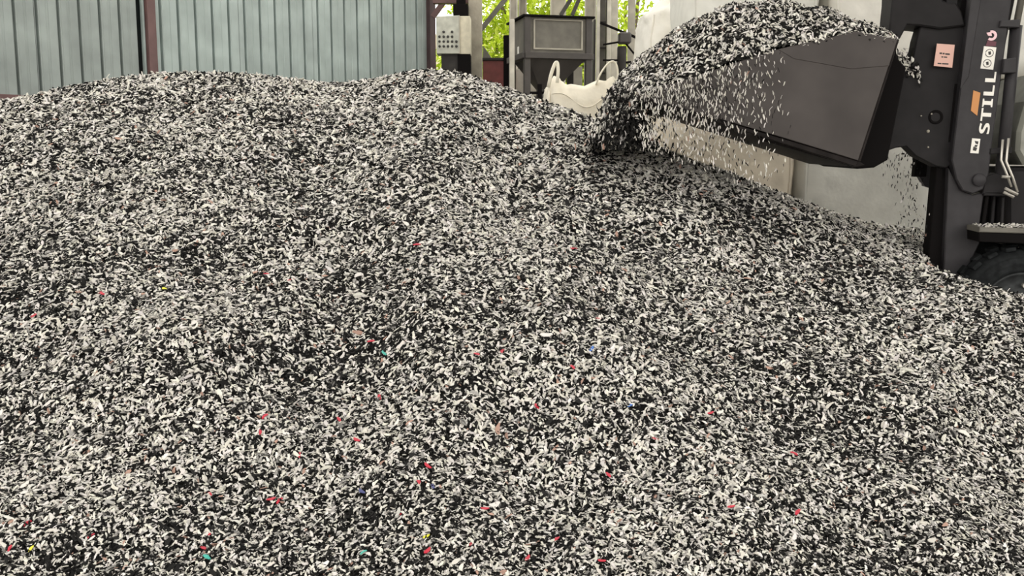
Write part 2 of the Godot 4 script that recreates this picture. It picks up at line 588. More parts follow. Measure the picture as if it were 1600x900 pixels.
# ---------------------------------------------------------------- bulk bags
func make_bag(called: String, label: String, at: Vector3, turn: float, w: float, dp: float, h: float, m: Material, sd: int, top_style := "flat", group := "") -> Node3D:
	var bag := thing(called, label, "bulk bag", at, turn, group)
	var fn := FastNoiseLite.new()
	fn.seed = sd
	fn.frequency = 1.6
	fn.fractal_octaves = 4
	var st := start(true)
	var sides := 72
	var rows := 44
	var rings := []
	for j in rows + 1:
		var t := float(j) / rows
		var y := h * t
		var bulge := 0.94 + 0.07 * sin(PI * clampf(t, 0.02, 1.0))
		var edge := 1.0
		if t < 0.05:
			edge = 0.88 + 0.12 * sqrt(t / 0.05)
		if t > 0.94:
			edge = 1.0 - 0.16 * pow((t - 0.94) / 0.06, 2.0)
		var ring := []
		for k in sides:
			var a := TAU * k / sides
			var c := cos(a)
			var s := sin(a)
			var e := 0.36
			var p := Vector3(signf(c) * pow(absf(c), e) * w * 0.5, y, signf(s) * pow(absf(s), e) * dp * 0.5)
			var q := fn.get_noise_3d(p.x * 1.5 + sd, p.y * 0.9, p.z * 1.5) * 0.03 + fn.get_noise_3d(p.x * 5.0, p.y * 2.0, p.z * 5.0) * 0.009
			if t > 0.75:
				q += fn.get_noise_3d(p.x * 6.0, p.y * 5.0, p.z * 6.0) * 0.045 * (t - 0.75) / 0.25
			var f := bulge * edge
			ring.append(Vector3(p.x * f, y, p.z * f) + Vector3(c, 0, s) * q)
		rings.append(ring)
	if top_style == "open":
		# a sagging rim, higher at the corners, and the cloth turned down inside
		for k in sides:
			var a := TAU * k / sides
			var corner := pow(absf(sin(2.0 * a)), 0.7)
			for j in rows + 1:
				var t := float(j) / rows
				rings[j][k].y -= smoothstep(0.6, 1.0, t) * (1.0 - corner) * 0.07
				if t > 0.8:
					rings[j][k].y += fn.get_noise_3d(a * 3.0, t, 1.0) * 0.05
		for q in [[0.9, -0.02], [0.84, -0.3]]:
			var ring := []
			for k in sides:
				var v: Vector3 = rings[rows][k]
				ring.append(Vector3(v.x * q[0], v.y + q[1], v.z * q[0]))
			rings.append(ring)
	elif top_style == "gathered":
		for q in [[0.8, 0.07], [0.55, 0.14], [0.32, 0.19], [0.2, 0.26], [0.26, 0.34]]:
			var ring := []
			for k in sides:
				var a := TAU * k / sides
				var v: Vector3 = rings[rows][k]
				var pleat := 1.0 + 0.1 * sin(a * 11.0 + sd) + 0.08 * sin(a * 5.0)
				ring.append(Vector3(v.x * q[0] * pleat, h + q[1] + 0.03 * sin(a * 7.0 + q[0] * 9.0), v.z * q[0] * pleat))
			rings.append(ring)
	else:
		for q in [[0.93, 0.02], [0.6, 0.045], [0.2, 0.05]]:
			var ring := []
			for k in sides:
				var v: Vector3 = rings[rows][k]
				ring.append(Vector3(v.x * q[0], h + q[1], v.z * q[0]))
			rings.append(ring)
	for j in rings.size() - 1:
		for k in sides:
			var k2 := (k + 1) % sides
			var mid := Vector3(rings[j][k].x, 0, rings[j][k].z)
			if j >= rows:
				mid = mid * 0.1 + Vector3.UP
			quad(st, rings[j][k], rings[j][k2], rings[j + 1][k2], rings[j + 1][k], mid)
	var last := rings.size() - 1
	for k in range(1, sides - 1):
		tri(st, rings[last][0], rings[last][k], rings[last][k + 1], Vector3.UP)
		tri(st, rings[0][0], rings[0][k], rings[0][k + 1], Vector3.DOWN)
	build("bag_body", st, m, bag)
	# sewn bands at the four corners
	for s in [[1, 1], [-1, 1], [1, -1], [-1, -1]]:
		var sm := start(true)
		var pts := []
		var k := int(round((atan2(float(s[1]), float(s[0])) / TAU) * sides))
		for j in range(2, rows, 3):
			var v: Vector3 = rings[j][(k + sides) % sides]
			pts.append(v + Vector3(s[0], 0, s[1]) * 0.003)
		tube(sm, pts, 0.012, 6, 0.5)
		build("corner_seam", sm, m, bag)
	return bag

func strap_loop(bag: Node3D, a: Vector3, b: Vector3, rise: float, lean: Vector3) -> void:
	var st := start(true)
	var pts := []
	for i in 17:
		var t := float(i) / 16.0
		var arch := pow(sin(PI * t), 0.55)
		pts.append(a.lerp(b, t) + Vector3(0, rise * arch, 0) + lean * arch)
	tube(st, pts, 0.016, 8, 0.5)
	build("lifting_loop", st, M.strap, bag)

func make_bags() -> void:
	# two layers in front of the shed's back right corner
	var z := -7.45
	make_bag("bulk_bag", "beige bulk bag at the bottom, seen under the tipped bucket", Vector3(1.545, 0, z), 0, 1.05, 1.0, 1.72, M.bag_beige, 11)
	make_bag("bulk_bag", "greyish white bulk bag at the bottom, beside the forklift mast", Vector3(2.612, 0, z), 0, 1.07, 1.0, 1.72, M.bag_grey, 12)
	make_bag("bulk_bag", "white bulk bag at the bottom, behind the forklift's front wheel", Vector3(3.78, 0, z), 0, 1.07, 1.0, 1.72, M.bag_white, 13)
	make_bag("bulk_bag", "white bulk bag of the upper layer, behind the flakes heaped in the bucket", Vector3(1.72, 1.79, z + 0.02), 0, 0.96, 1.0, 1.6, M.bag_grey, 14)
	make_bag("bulk_bag", "white bulk bag of the upper layer, between bucket and forklift carriage", Vector3(2.76, 1.79, z + 0.02), 0, 1.02, 1.0, 1.6, M.bag_white, 15)
	make_bag("bulk_bag", "white bulk bag of the upper layer, behind the forklift mast", Vector3(3.86, 1.79, z + 0.02), 0, 1.02, 1.0, 1.6, M.bag_grey, 16)
	# the leftmost stack, a little lower and further back
	make_bag("bulk_bag", "white bulk bag under the crumpled one, mostly hidden behind the flake stream", Vector3(1.62, 0, -8.75), 0, 1.0, 1.0, 1.28, M.bag_white, 17)
	var top := make_bag("bulk_bag", "white bulk bag with crumpled gathered top, leftmost of the tall bags", Vector3(1.62, 1.36, -8.75), 0, 1.02, 1.0, 1.12, M.bag_white, 18, "gathered")
	var st := start(true)
	var pts := []
	for i in 13:
		var t := i / 12.0
		pts.append(Vector3(-0.12 + 0.26 * t, 1.335 - 0.035 * sin(PI * t), 0.36))
	tube(st, pts, 0.02, 8, 0.5)
	build("tie_cord", st, M.yellow_cloth, top)
	# the open bag by the hopper
	var w := P(915, 140, 8.75)
	var open := make_bag("open_bulk_bag", "open cream bulk bag with raised lifting loops standing below the hopper", Vector3(w.x, 0, -9.2), 0, 0.74, 0.72, 1.93, M.bag_cream, 19, "open")
	strap_loop(open, Vector3(-0.33, 1.84, 0.33), Vector3(-0.25, 1.88, 0.35), 0.2, Vector3(0.03, 0, 0))
	strap_loop(open, Vector3(0.1, 1.86, 0.34), Vector3(0.29, 1.88, 0.34), 0.2, Vector3(0.05, 0, 0))
	strap_loop(open, Vector3(-0.32, 1.74, -0.3), Vector3(-0.2, 1.74, -0.33), 0.12, Vector3(-0.02, 0, 0))
	strap_loop(open, Vector3(0.2, 1.74, -0.33), Vector3(0.32, 1.74, -0.3), 0.12, Vector3(0.02, 0, 0))
	var ft := start(true)
	var hem := []
	for i in 25:
		var t := i / 24.0
		hem.append(Vector3(-0.3 + 0.62 * t, 1.78 + 0.04 * sin(t * 9.0) - 0.08 * sin(PI * t), 0.36 + 0.012 * sin(t * 14.0)))
	tube(ft, hem, 0.007, 6, 0.8)
	build("hem_fold", ft, M.bag_cream, open)

# ---------------------------------------------------------------- the clad wall at the left
const WALL_DIR := Vector2(0.847, 1.0)
func wall_x(px: float) -> float:
	var r := ray(px, 100)
	var m := r.x / -r.z
	var x0 := P(60, 100, 9.5).x
	var t := (m * 9.5 - x0) / (0.847 - m)
	return t * WALL_DIR.length()

func sheet(x0: float, x1: float, first: float, y0: float, y1: float) -> SurfaceTool:
	var st := start()
	var prof := PackedVector2Array()
	prof.append(Vector2(x0, 0))
	var g := first
	while g < x0 + 0.02:
		g += 0.21
	while g < x1 - 0.03:
		for q in [[-0.017, 0.0], [-0.015, -0.05], [0.012, -0.05], [0.014, 0.0], [0.022, 0.006], [0.034, 0.0]]:
			prof.append(Vector2(g + q[0], q[1]))
		if g + 0.13 < x1:
			for q in [[0.088, 0.0], [0.094, -0.006], [0.112, -0.006], [0.118, 0.0]]:
				prof.append(Vector2(g + q[0], q[1]))
		g += 0.21
	prof.append(Vector2(x1, 0))
	for i in prof.size() - 1:
		var a := prof[i]
		var b := prof[i + 1]
		quad(st, Vector3(a.x, y0, a.y), Vector3(b.x, y0, b.y), Vector3(b.x, y1, b.y), Vector3(a.x, y1, a.y), Vector3(-(b.y - a.y), 0, b.x - a.x))
	hexa(st, Vector3((x0 + x1) * 0.5, (y0 + y1) * 0.5, -0.055), Vector3(x1 - x0, y1 - y0, 0.012), 0.001)
	return st

func make_wall() -> void:
	var w := P(60, 100, 9.5)
	var wall := Node3D.new()
	wall.name = "wall_left"
	add_child(wall)
	wall.position = Vector3(w.x, 0, w.z)
	wall.rotation.y = atan2(1.0, 0.847)
	struct(wall, "pale blue grey corrugated metal wall behind the heap", "wall")
	var xl := wall_x(-330)
	var xm0 := wall_x(217)
	var xm1 := wall_x(243)
	var xr := wall_x(668)
	var y0 := P(20, 148, 9.5 + wall_x(20) / WALL_DIR.length()).y
	var y1 := 6.2
	var st := start()
	hexa(st, Vector3((xl + xr) * 0.5, (y0 + 0.02) * 0.5, -0.1), Vector3(xr - xl, y0 - 0.1, 0.2), 0.005)
	build("kick_wall", st, M.concrete, wall)
	st = start()
	hexa(st, Vector3((xl + xr) * 0.5, (y0 + y1) * 0.5, -0.12), Vector3(xr - xl, y1 - y0 + 0.08, 0.1), 0.005)
	build("backing", st, M.black_gap, wall)
	# sheets, five ribs each
	var g := wall_x(27)
	var x := xm0
	while x > xl + 0.1:
		var xn := maxf(x - 1.05, xl)
		build("panel", sheet(xn + 0.002, x - 0.002, g - 4.2, y0, y1), M.sheet_shaded, wall)
		x = xn
	g = wall_x(254)
	x = xm1
	while x < xr - 0.1:
		var xn := minf(x + 1.05, xr)
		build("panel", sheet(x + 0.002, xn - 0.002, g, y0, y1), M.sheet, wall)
		x = xn
	st = start()
	hexa(st, Vector3(wall_x(20), y0 - 0.045, 0.03), Vector3(4.4, 0.085, 0.09), 0.004)
	build("base_rail", st, M.brown, wall)
	st = start()
	hexa(st, Vector3(wall_x(235.5), 3.1, 0.025), Vector3(wall_x(242) - wall_x(229), 6.2, 0.09), 0.005)
	build("frame_post", st, M.brown, wall)
	st = start()
	hexa(st, Vector3(wall_x(226.5), 3.6, -0.005), Vector3(0.022, 5.2, 0.05), 0.002)
	build("edge_flashing", st, M.sheet, wall)
	st = start()
	hexa(st, Vector3(wall_x(671.5), 3.1, -0.06), Vector3(wall_x(676) - wall_x(667), 6.2, 0.26), 0.005)
	build("frame_post", st, M.brown_dark, wall)

# ---------------------------------------------------------------- shed shell and what stands at its back
func pbox(st: SurfaceTool, x0: float, y0: float, x1: float, y1: float, d: float, thick: float, b := 0.004) -> void:
	var lo := P(x0, y1, d)
	var hi := P(x1, y0, d)
	hexa(st, Vector3((lo.x + hi.x) * 0.5, (lo.y + hi.y) * 0.5, -d - thick * 0.5), Vector3(absf(hi.x - lo.x), absf(hi.y - lo.y), thick), b)

func column(called: String, label: String, category: String, x0: float, x1: float, d: float, m: Material, thick := 0.16, profile := true) -> void:
	var a := P(x0, 80, d)
	var b := P(x1, 80, d)
	var w := b.x - a.x
	var c := thing(called, label, category, Vector3((a.x + b.x) * 0.5, 0, -d))
	var st := start()
	if profile and w > 0.12:
		for s in [-1, 1]:
			hexa(st, Vector3(s * (w * 0.5 - 0.012), 3.1, -thick * 0.5), Vector3(0.024, 6.2, thick), 0.003)
		hexa(st, Vector3(0, 3.1, -thick * 0.45), Vector3(w - 0.02, 6.2, 0.02), 0.003)
	else:
		hexa(st, Vector3(0, 3.1, -thick * 0.5), Vector3(w, 6.2, thick), 0.006)
	build("shaft", st, m, c)
	st = start()
	hexa(st, Vector3(0, 0.012, -thick * 0.5), Vector3(w + 0.12, 0.024, thick + 0.12), 0.003)
	build("base_plate", st, m, c)

func make_shell() -> void:
	var st := start()
	hexa(st, Vector3(0, -0.1, -7.5), Vector3(34, 0.2, 19), 0.01)
	struct(build("floor", st, M.floor), "grey concrete shed floor under the heap", "floor")
	# unseen roof: clear bands added to light the back, solid front dims the foreground
	var roof := Node3D.new()
	roof.name = "ceiling"
	add_child(roof)
	struct(roof, "unseen shed roof with clear bands added to brighten the back of the heap", "ceiling")
	var z := 2.6
	for q in [[6.6, 2.4], [0.5, 2.4], [0.5, 2.4], [0.5, 2.4], [0.8, 0.0]]:
		st = start()
		hexa(st, Vector3(0, 6.32, z - q[0] * 0.5), Vector3(30, 0.2, q[0]), 0.01)
		build("roof_sheet", st, M.roof, roof)
		z -= q[0]
		if q[1] > 0.0:
			st = start()
			hexa(st, Vector3(0, 6.36, z - q[1] * 0.5), Vector3(30, 0.01, q[1]), 0.002)
			build("added_skylight", st, M.clear, roof)
			z -= q[1]

func make_back() -> void:
	# braces and beams by the end of the clad wall
	var st := start()
	beam(st, P(676, 27, 13.4), P(716, -28, 13.4), 0.07, 0.07)
	tag(build("diagonal_brace", st, M.brown), "short brown diagonal brace above the control cabinet", "brace")
	st = start()
	beam(st, P(752, 46, 13.2), P(806, -22, 13.2), 0.06, 0.06)
	tag(build("diagonal_brace", st, M.steel_grey), "grey brown diagonal brace right of the concrete column", "brace")
	st = start()
	pbox(st, 676, -8, 733, 5, 13.0, 0.12)
	tag(build("cross_beam", st, M.brown), "brown horizontal beam at the top above the control cabinet", "beam")
	column("concrete_column", "square grey concrete column right of the control cabinet", "column", 732, 753, 12.7, M.concrete_pale, 0.22, false)
	# control cabinet on its dark stand
	var cc := P(700, 85, 12.2)
	var cab := thing("control_cabinet", "off-white control cabinet with rows of dark push buttons", "cabinet", Vector3(cc.x, 0, cc.z), 0)
	var s := start()
	var x0 := P(682, 85, 12.2).x - cc.x
	var x1 := P(718, 85, 12.2).x - cc.x
	var x2 := P(735, 85, 12.2).x - cc.x
	var yb := P(700, 84, 12.2).y
	var yt := P(700, 24, 12.2).y
	prism(s, PackedVector2Array([Vector2(x0, yb), Vector2(x1, yb), Vector2(x1, yt), Vector2(x0, yt - 0.01)]), -0.3, 0.0, 0.008)
	build("front_box", s, M.cab_white, cab)
	s = start()
	hexa(s, Vector3((x1 + x2) * 0.5, (yb + yt) * 0.5 - 0.005, -0.17), Vector3(x2 - x1, yt - yb, 0.3), 0.008)
	build("side_box", s, M.cab_side, cab)
	s = start()
	hexa(s, Vector3(x1, (yb + yt) * 0.5, 0.004), Vector3(0.012, yt - yb, 0.014), 0.003)
	build("door_edge", s, M.post_light, cab)
	for r in 4:
		for k in 5:
			if r == 0 and k % 2 == 0:
				continue
			if r == 1 and k == 4:
				continue
			var bs := start(true)
			var c := Vector3(x0 + 0.04 + k * 0.052, yb + 0.09 + (3 - r) * 0.058, 0.0)
			lathe(bs, [Vector2(0.0, 0.016), Vector2(0.012, 0.016), Vector2(0.016, 0.012), Vector2(0.016, 0.0)], c, Basis.IDENTITY, 12)
			build("push_button", bs, M.button, cab)
	s = start()
	hexa(s, Vector3((x0 + x2) * 0.5 - 0.05, yb * 0.5, -0.15), Vector3((x2 - x0) * 0.5, yb, 0.2), 0.006)
	build("stand", s, M.steel_black, cab)
	s = start()
	hexa(s, Vector3(x2 - 0.08, yb * 0.5, -0.14), Vector3(0.16, yb, 0.24), 0.006)
	build("stand_leg", s, M.truck_black, cab)
	st = start()
	pbox(st, 708, 6, 731, 25, 12.6, 0.15)
	pbox(st, 713, -14, 727, 8, 12.65, 0.1)
	tag(build("junction_box", st, M.truck_black), "black junction box mounted above the control cabinet", "box")
	# red brown steel skip and a dark duct
	var sk := P(776, 92, 13.2)
	var skip := thing("steel_skip", "red-brown steel skip between concrete column and hopper", "skip", Vector3(sk.x, 0, sk.z))
	s = start()
	hexa(s, Vector3(-0.005, sk.y * 0.5, -0.4), Vector3(0.36, sk.y, 0.8), 0.01)
	build("skip_body", s, M.red_brown, skip)
	s = start()
	hexa(s, Vector3(-0.005, sk.y - 0.005, -0.4), Vector3(0.38, 0.04, 0.84), 0.008)
	build("skip_rim", s, M.steel_black, skip)
	s = start()
	prism(s, PackedVector2Array([Vector2(-0.2, sk.y), Vector2(-0.04, sk.y), Vector2(-0.19, sk.y + 0.22)]), -0.5, -0.44, 0.004)
	build("gusset", s, M.steel_grey, skip)
	st = start()
	pbox(st, 787, 55, 799, 400, 12.9, 0.12)
	tag(build("duct_stub", st, M.truck_black), "narrow black upright duct behind the hopper's left edge", "duct")
	# rear columns, left to right
	column("steel_column", "light steel column rising behind the hopper's left corner", "column", 796, 809, 14.6, M.post_light)
	column("steel_column", "grey steel column close right of the one at the hopper's left corner", "column", 810, 823, 15.2, M.post_grey)
	column("steel_column", "wide pale steel column rising behind the hopper's middle", "column", 860, 884, 15.2, M.post_light)
	column("steel_column", "pale steel column at the hopper's right corner", "column", 914, 931, 14.4, M.post_light)
	column("steel_column", "slim light steel column left of the ladder rack", "column", 932, 937, 13.4, M.post_light, 0.08, false)
	column("steel_column", "slim light steel column right of the ladder rack", "column", 948, 954, 13.4, M.post_light, 0.08, false)
	column("steel_column", "beige steel column between ladder rack and bright gap", "column", 955, 965, 14.2, M.post_light)
	column("steel_column", "brown grey steel column left of the crumpled bulk bag", "column", 982, 992, 13.6, M.post_grey)
	for b in [[876, 24, 910, -30, "dark diagonal brace above the hopper, left of a pair"], [894, 24, 918, -32, "dark diagonal brace above the hopper, right of a pair"]]:
		st = start()
		beam(st, P(b[0], b[1], 14.2), P(b[2], b[3], 14.2), 0.055, 0.055)
		tag(build("diagonal_brace", st, M.steel_dark), b[4], "brace")
	# ladder rack
	var lr := P(941, 100, 13.5)
	var rack := thing("ladder_rack", "dark upright ladder rack with rungs right of the hopper", "rack", Vector3(lr.x, 0, lr.z))
	for sx in [-0.05, 0.05]:
		s = start()
		hexa(s, Vector3(sx, 3.0, 0), Vector3(0.018, 6.0, 0.04), 0.003)
		build("rail", s, M.steel_black, rack)
	for k in 17:
		s = start()
		hexa(s, Vector3(0, 0.3 + k * 0.34, 0), Vector3(0.09, 0.022, 0.025), 0.003)
		build("rung", s, M.steel_black, rack)
	s = start()
	hexa(s, Vector3(0, 3.0, -0.04), Vector3(0.085, 6.0, 0.01), 0.002)
	build("back_plate", s, M.steel_grey, rack)
	# drive unit with levers
	var dv := P(972, 60, 12.4)
	var drive := thing("drive_unit", "dark machine drive with arms between ladder rack and white bags", "machine", Vector3(dv.x, 0, dv.z))
	s = start()
	hexa(s, Vector3(0.03, dv.y - 0.0, 0), Vector3(0.16, 0.14, 0.16), 0.02)
	build("motor", s, M.steel_dark, drive)
	s = start(true)
	lathe(s, [Vector2(0, 0.15), Vector2(0.055, 0.15), Vector2(0.06, 0.13), Vector2(0.06, -0.13), Vector2(0.055, -0.15), Vector2(0, -0.15)], Vector3(0.0, dv.y - 0.25, 0), Basis(Vector3.RIGHT, -PI / 2), 20)
	build("gear_case", s, M.steel_black, drive)
	s = start()
	hexa(s, Vector3(0, (dv.y - 0.38) * 0.5, 0), Vector3(0.09, dv.y - 0.38, 0.09), 0.006)
	build("pedestal", s, M.steel_black, drive)
	for q in [[-0.28, 0.19, 0.02, 0.07, 0.028], [-0.24, -0.08, 0.0, -0.04, 0.022], [-0.24, -0.27, -0.05, -0.27, 0.02], [0.05, 0.06, 0.24, -0.02, 0.03], [0.04, -0.06, 0.16, -0.2, 0.02], [0.05, -0.3, 0.2, -0.28, 0.025]]:
		s = start()
		beam(s, Vector3(q[0], dv.y + q[1], 0.02), Vector3(q[2], dv.y + q[3], 0.02), q[4], 0.03)
		build("arm", s, M.truck_black, drive)

func make_hopper() -> void:
	var d := 11.6
	var fl := P(820, 60, d)                       # near left corner of the box
	var hop := thing("hopper", "dark grey square steel hopper on legs with a funnel below", "hopper", Vector3(fl.x, 0, fl.z), 14.0)
	var yr := P(820, 24, d).y
	var yb := P(820, 82, d).y
	var yo := P(860, 136, d).y
	var w := (P(923, 60, d).x - fl.x) / cos(deg_to_rad(14.0)) * 1.04
	var dp := 0.78
	var s := start()
	# rim of four bars
	hexa(s, Vector3(w * 0.5, yr, 0.0), Vector3(w + 0.05, 0.025, 0.06), 0.004)
	hexa(s, Vector3(w * 0.5, yr, -dp), Vector3(w + 0.05, 0.025, 0.06), 0.004)
	hexa(s, Vector3(0, yr, -dp * 0.5), Vector3(0.06, 0.025, dp + 0.05), 0.004)
	hexa(s, Vector3(w, yr, -dp * 0.5), Vector3(0.06, 0.025, dp + 0.05), 0.004)
	build("rim", s, M.truck_black, hop)
	s = start()
	hexa(s, Vector3(w * 0.5, (yr + yb) * 0.5, -0.04), Vector3(w - 0.12, yr - yb, 0.02), 0.003)
	build("front_panel", s, M.steel_grey, hop)
	# raised border round the inset front panel
	s = start()
	var ix := 0.12
	for q in [[w * 0.5, yb + 0.05, w - 2.0 * ix, 0.02], [w * 0.5, yr - 0.04, w - 2.0 * ix, 0.014]]:
		hexa(s, Vector3(q[0], q[1], -0.02), Vector3(q[2], q[3], 0.022), 0.003)
	for x in [ix, w - ix]:
		hexa(s, Vector3(x, (yb + yr) * 0.5, -0.02), Vector3(0.02, yr - yb - 0.08, 0.022), 0.003)
	build("panel_border", s, M.post_grey, hop)
	for q in [[0.02, -dp * 0.5, 0.02, dp - 0.08], [w - 0.02, -dp * 0.5, 0.02, dp - 0.08]]:
		s = start()
		hexa(s, Vector3(q[0], (yr + yb) * 0.5, q[1]), Vector3(q[2], yr - yb, q[3]), 0.003)
		build("side_panel", s, M.steel_grey, hop)
	s = start()
	hexa(s, Vector3(w * 0.5, (yr + yb) * 0.5, -dp + 0.03), Vector3(w - 0.12, yr - yb, 0.02), 0.003)
	build("rear_panel", s, M.steel_grey, hop)
	for q in [[0.0, 0.0], [w, 0.0], [0.0, -dp], [w, -dp]]:
		s = start()
		hexa(s, Vector3(q[0] + (0.035 if q[0] == 0.0 else -0.035), yr * 0.5, q[1] + (-0.03 if q[1] == 0.0 else 0.03)), Vector3(0.075, yr - 0.01, 0.07), 0.005)
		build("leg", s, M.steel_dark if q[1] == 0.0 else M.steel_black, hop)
	s = start()
	for q in [[w * 0.5, 0.0, w, 0.06], [w * 0.5, -dp, w, 0.06], [0.0, -dp * 0.5, 0.06, dp], [w, -dp * 0.5, 0.06, dp]]:
		hexa(s, Vector3(q[0], yb - 0.03, q[1]), Vector3(q[2], 0.07, q[3]), 0.004)
	build("belt_frame", s, M.steel_dark, hop)
	# funnel
	s = start()
	var t0 := [Vector3(0.06, yb - 0.06, -0.05), Vector3(w - 0.06, yb - 0.06, -0.05), Vector3(w - 0.06, yb - 0.06, -dp + 0.05), Vector3(0.06, yb - 0.06, -dp + 0.05)]
	var cx := w * 0.45
	var b0 := [Vector3(cx - 0.1, yo, -dp * 0.4), Vector3(cx + 0.1, yo, -dp * 0.4), Vector3(cx + 0.1, yo, -dp * 0.62), Vector3(cx - 0.1, yo, -dp * 0.62)]
	for k in 4:
		var k2 := (k + 1) % 4
		quad(s, t0[k], t0[k2], b0[k2], b0[k], (t0[k] + t0[k2]) * 0.5 - Vector3(w * 0.5, yb, -dp * 0.5))
	hexa(s, Vector3(cx, yo - 0.1, -dp * 0.51), Vector3(0.2, 0.2, 0.18), 0.006)
	build("funnel", s, M.steel_dark, hop)
	s = start()
	hexa(s, Vector3(w * 0.5, yo - 0.12, 0.0), Vector3(w - 0.1, 0.03, 0.03), 0.003)
	build("cross_bar", s, M.steel_black, hop)
	s = start()
	hexa(s, Vector3(w * 0.5, yo - 0.12, -dp), Vector3(w - 0.1, 0.03, 0.03), 0.003)
	build("cross_bar", s, M.steel_black, hop)
	s = start()
	hexa(s, Vector3(0.012, P(800, 75, d).y, -0.34), Vector3(0.02, 0.1, 0.06), 0.003)
	build("notice_plate", s, M.letter, hop)
	var st := start()
	pbox(st, 796, 30, 804, 421, 11.2, 0.06)  # pale strip stands in for light on the left edge of the hopper
	tag(build("lit_edge_strip", st, M.post_light), "pale upright strip for the lit edge on the hopper's left side", "post")
	st = start()
	pbox(st, 839, 131, 847, 430, 10.6, 0.06)
	pbox(st, 828, 143, 858, 147, 10.62, 0.03)
	tag(build("valve_handle", st, M.truck_black), "small black upright bar with crosspiece beneath the hopper", "post")
	st = start()
	pbox(st, 924, 30, 931, 405, 12.3, 0.3)
	tag(build("side_duct", st, M.steel_black), "dark narrow box standing right behind the hopper", "duct")
	st = start()
	pbox(st, 893, 104, 910, 396, 13.0, 0.3)
	tag(build("grey_bin", st, M.post_grey), "pale grey box visible below the hopper funnel's right side", "box")
	st = start()
	pbox(st, 806, 108, 824, 391, 13.4, 0.3)
	tag(build("grey_bin", st, M.post_light), "pale box visible between the hopper's left legs", "box")
	st = start()
	pbox(st, 826, 112, 870, 388, 13.8, 0.3)
	tag(build("grey_bin", st, M.post_light), "wide pale box behind the hopper funnel's left side", "box")

# ---------------------------------------------------------------- outside
func make_outside() -> void:
	var st := start()
	hexa(st, Vector3(0, -0.16, -45), Vector3(160, 0.3, 58), 0.01)
	struct(build("ground", st, M.grass), "grassy ground outside behind the shed", "ground")
	# unseen ground before the shed, pale to bounce light indoors
	st = start()
	hexa(st, Vector3(0, -0.16, 22), Vector3(160, 0.3, 40), 0.01)
	struct(build("bounce_yard", st, M.bounce_yard), "unseen concrete ground before the shed, pale to bounce light indoors", "ground")
	st = start(true)
	var fn := FastNoiseLite.new()
	fn.seed = 31
	fn.frequency = 0.12
	for i in 60:
		for j in 14:
			var q := []
			for k in [[0, 0], [1, 0], [1, 1], [0, 1]]:
				var x: float = -30.0 + (i + k[0])
				var t: float = (j + k[1]) / 14.0
				q.append(Vector3(x, 5.5 * smoothstep(0.0, 1.0, t) + fn.get_noise_2d(x * 2.0, t * 30.0) * 0.5 * t - 0.05, -25.0 - t * 9.0))
			quad(st, q[0], q[1], q[2], q[3], Vector3(0, 1, 0.6))
	struct(build("hillside", st, M.earth), "pale earth bank behind the shed", "hill")
	var leaf := start()
	var lf := [Vector3(0, 0, 0), Vector3(0.3, 0.06, 0.2), Vector3(0.75, 0.04, 0.16), Vector3(1, -0.05, 0), Vector3(0.75, 0.04, -0.16), Vector3(0.3, 0.06, -0.2)]
	for k in range(1, 5):
		tri(leaf, lf[0], lf[k], lf[k + 1], Vector3.UP)
	leaf.generate_normals()
	var lm := leaf.commit()
	var spots := [[765, 17.5, 1.0, 2.6, "bright lime bush beyond the concrete column", 2600], [722, 19.5, 0.9, 3.6, "lime green bush beyond the control cabinet", 1600], [785, 21.0, 1.4, 5.6, "tall lime green tree beyond the red-brown skip", 3000], [842, 20.0, 1.5, 5.2, "lime green tree beyond the hopper's top edge", 3200], [897, 20.5, 1.1, 5.4, "lime green tree beyond the pair of dark braces", 2400], [972, 22.0, 0.9, 5.8, "pale green tree beyond the bright gap beside the ladder rack", 1500]]
	for s in spots:
		var c := P(s[0], 200, s[1])
		var tall: bool = s[3] > 4.0
		var t := thing("leafy_tree" if tall else "leafy_bush", s[4], "tree" if tall else "bush", Vector3(c.x, 0, c.z))
		var b := start(true)
		for k in 4:
			var a := rng.randf() * TAU
			tube(b, [Vector3(cos(a) * 0.05, -0.05, sin(a) * 0.05), Vector3(cos(a) * 0.15, s[3] * 0.35, sin(a) * 0.15), Vector3(cos(a) * s[2] * 0.5, s[3] * 0.8, sin(a) * s[2] * 0.5)], 0.04, 6)
		build("stem", b, M.bark, t)
		var mm := MultiMesh.new()
		mm.transform_format = MultiMesh.TRANSFORM_3D
		mm.use_colors = true
		mm.mesh = lm
		var n_leaf: int = s[5] * 2
		mm.instance_count = n_leaf
		for i in n_leaf:
			var v := Vector3(rng.randfn(), rng.randfn(), rng.randfn()).normalized() * pow(rng.randf(), 0.4)
			var clump := 1.0 + 0.25 * sin(v.x * 7.0) * cos(v.y * 6.0 + v.z * 5.0)
			var pos := Vector3(v.x * s[2], s[3] * 0.55 + v.y * s[3] * 0.45, v.z * s[2]) * Vector3(clump, 1, clump)
			var ls := rng.randf_range(0.09, 0.18)
			mm.set_instance_transform(i, Transform3D(turned(Vector3.UP, 0.7).scaled(Vector3(ls, ls, ls)), pos))
			var g := rng.randf_range(0.6, 1.0)
			mm.set_instance_color(i, Color(0.64 * g, 0.74 * g, 0.06 * g))
		var o := MultiMeshInstance3D.new()
		o.name = "foliage"
		o.multimesh = mm
		o.material_override = M.leaf
		o.set_meta("kind", "stuff")
		t.add_child(o, true)

# ---------------------------------------------------------------- forklift
func tp(pix: Array, lz: float) -> PackedVector2Array:
	var r := PackedVector2Array()
	for q in pix:
		r.append(on_truck(q[0], q[1], lz))
	return r

func plate(called: String, pix: Array, z0: float, z1: float, m: Material, parent: Node, bevel := 0.004) -> MeshInstance3D:
	var st := start()
	prism(st, tp(pix, z1), z0, z1, bevel)
	return build(called, st, m, parent)

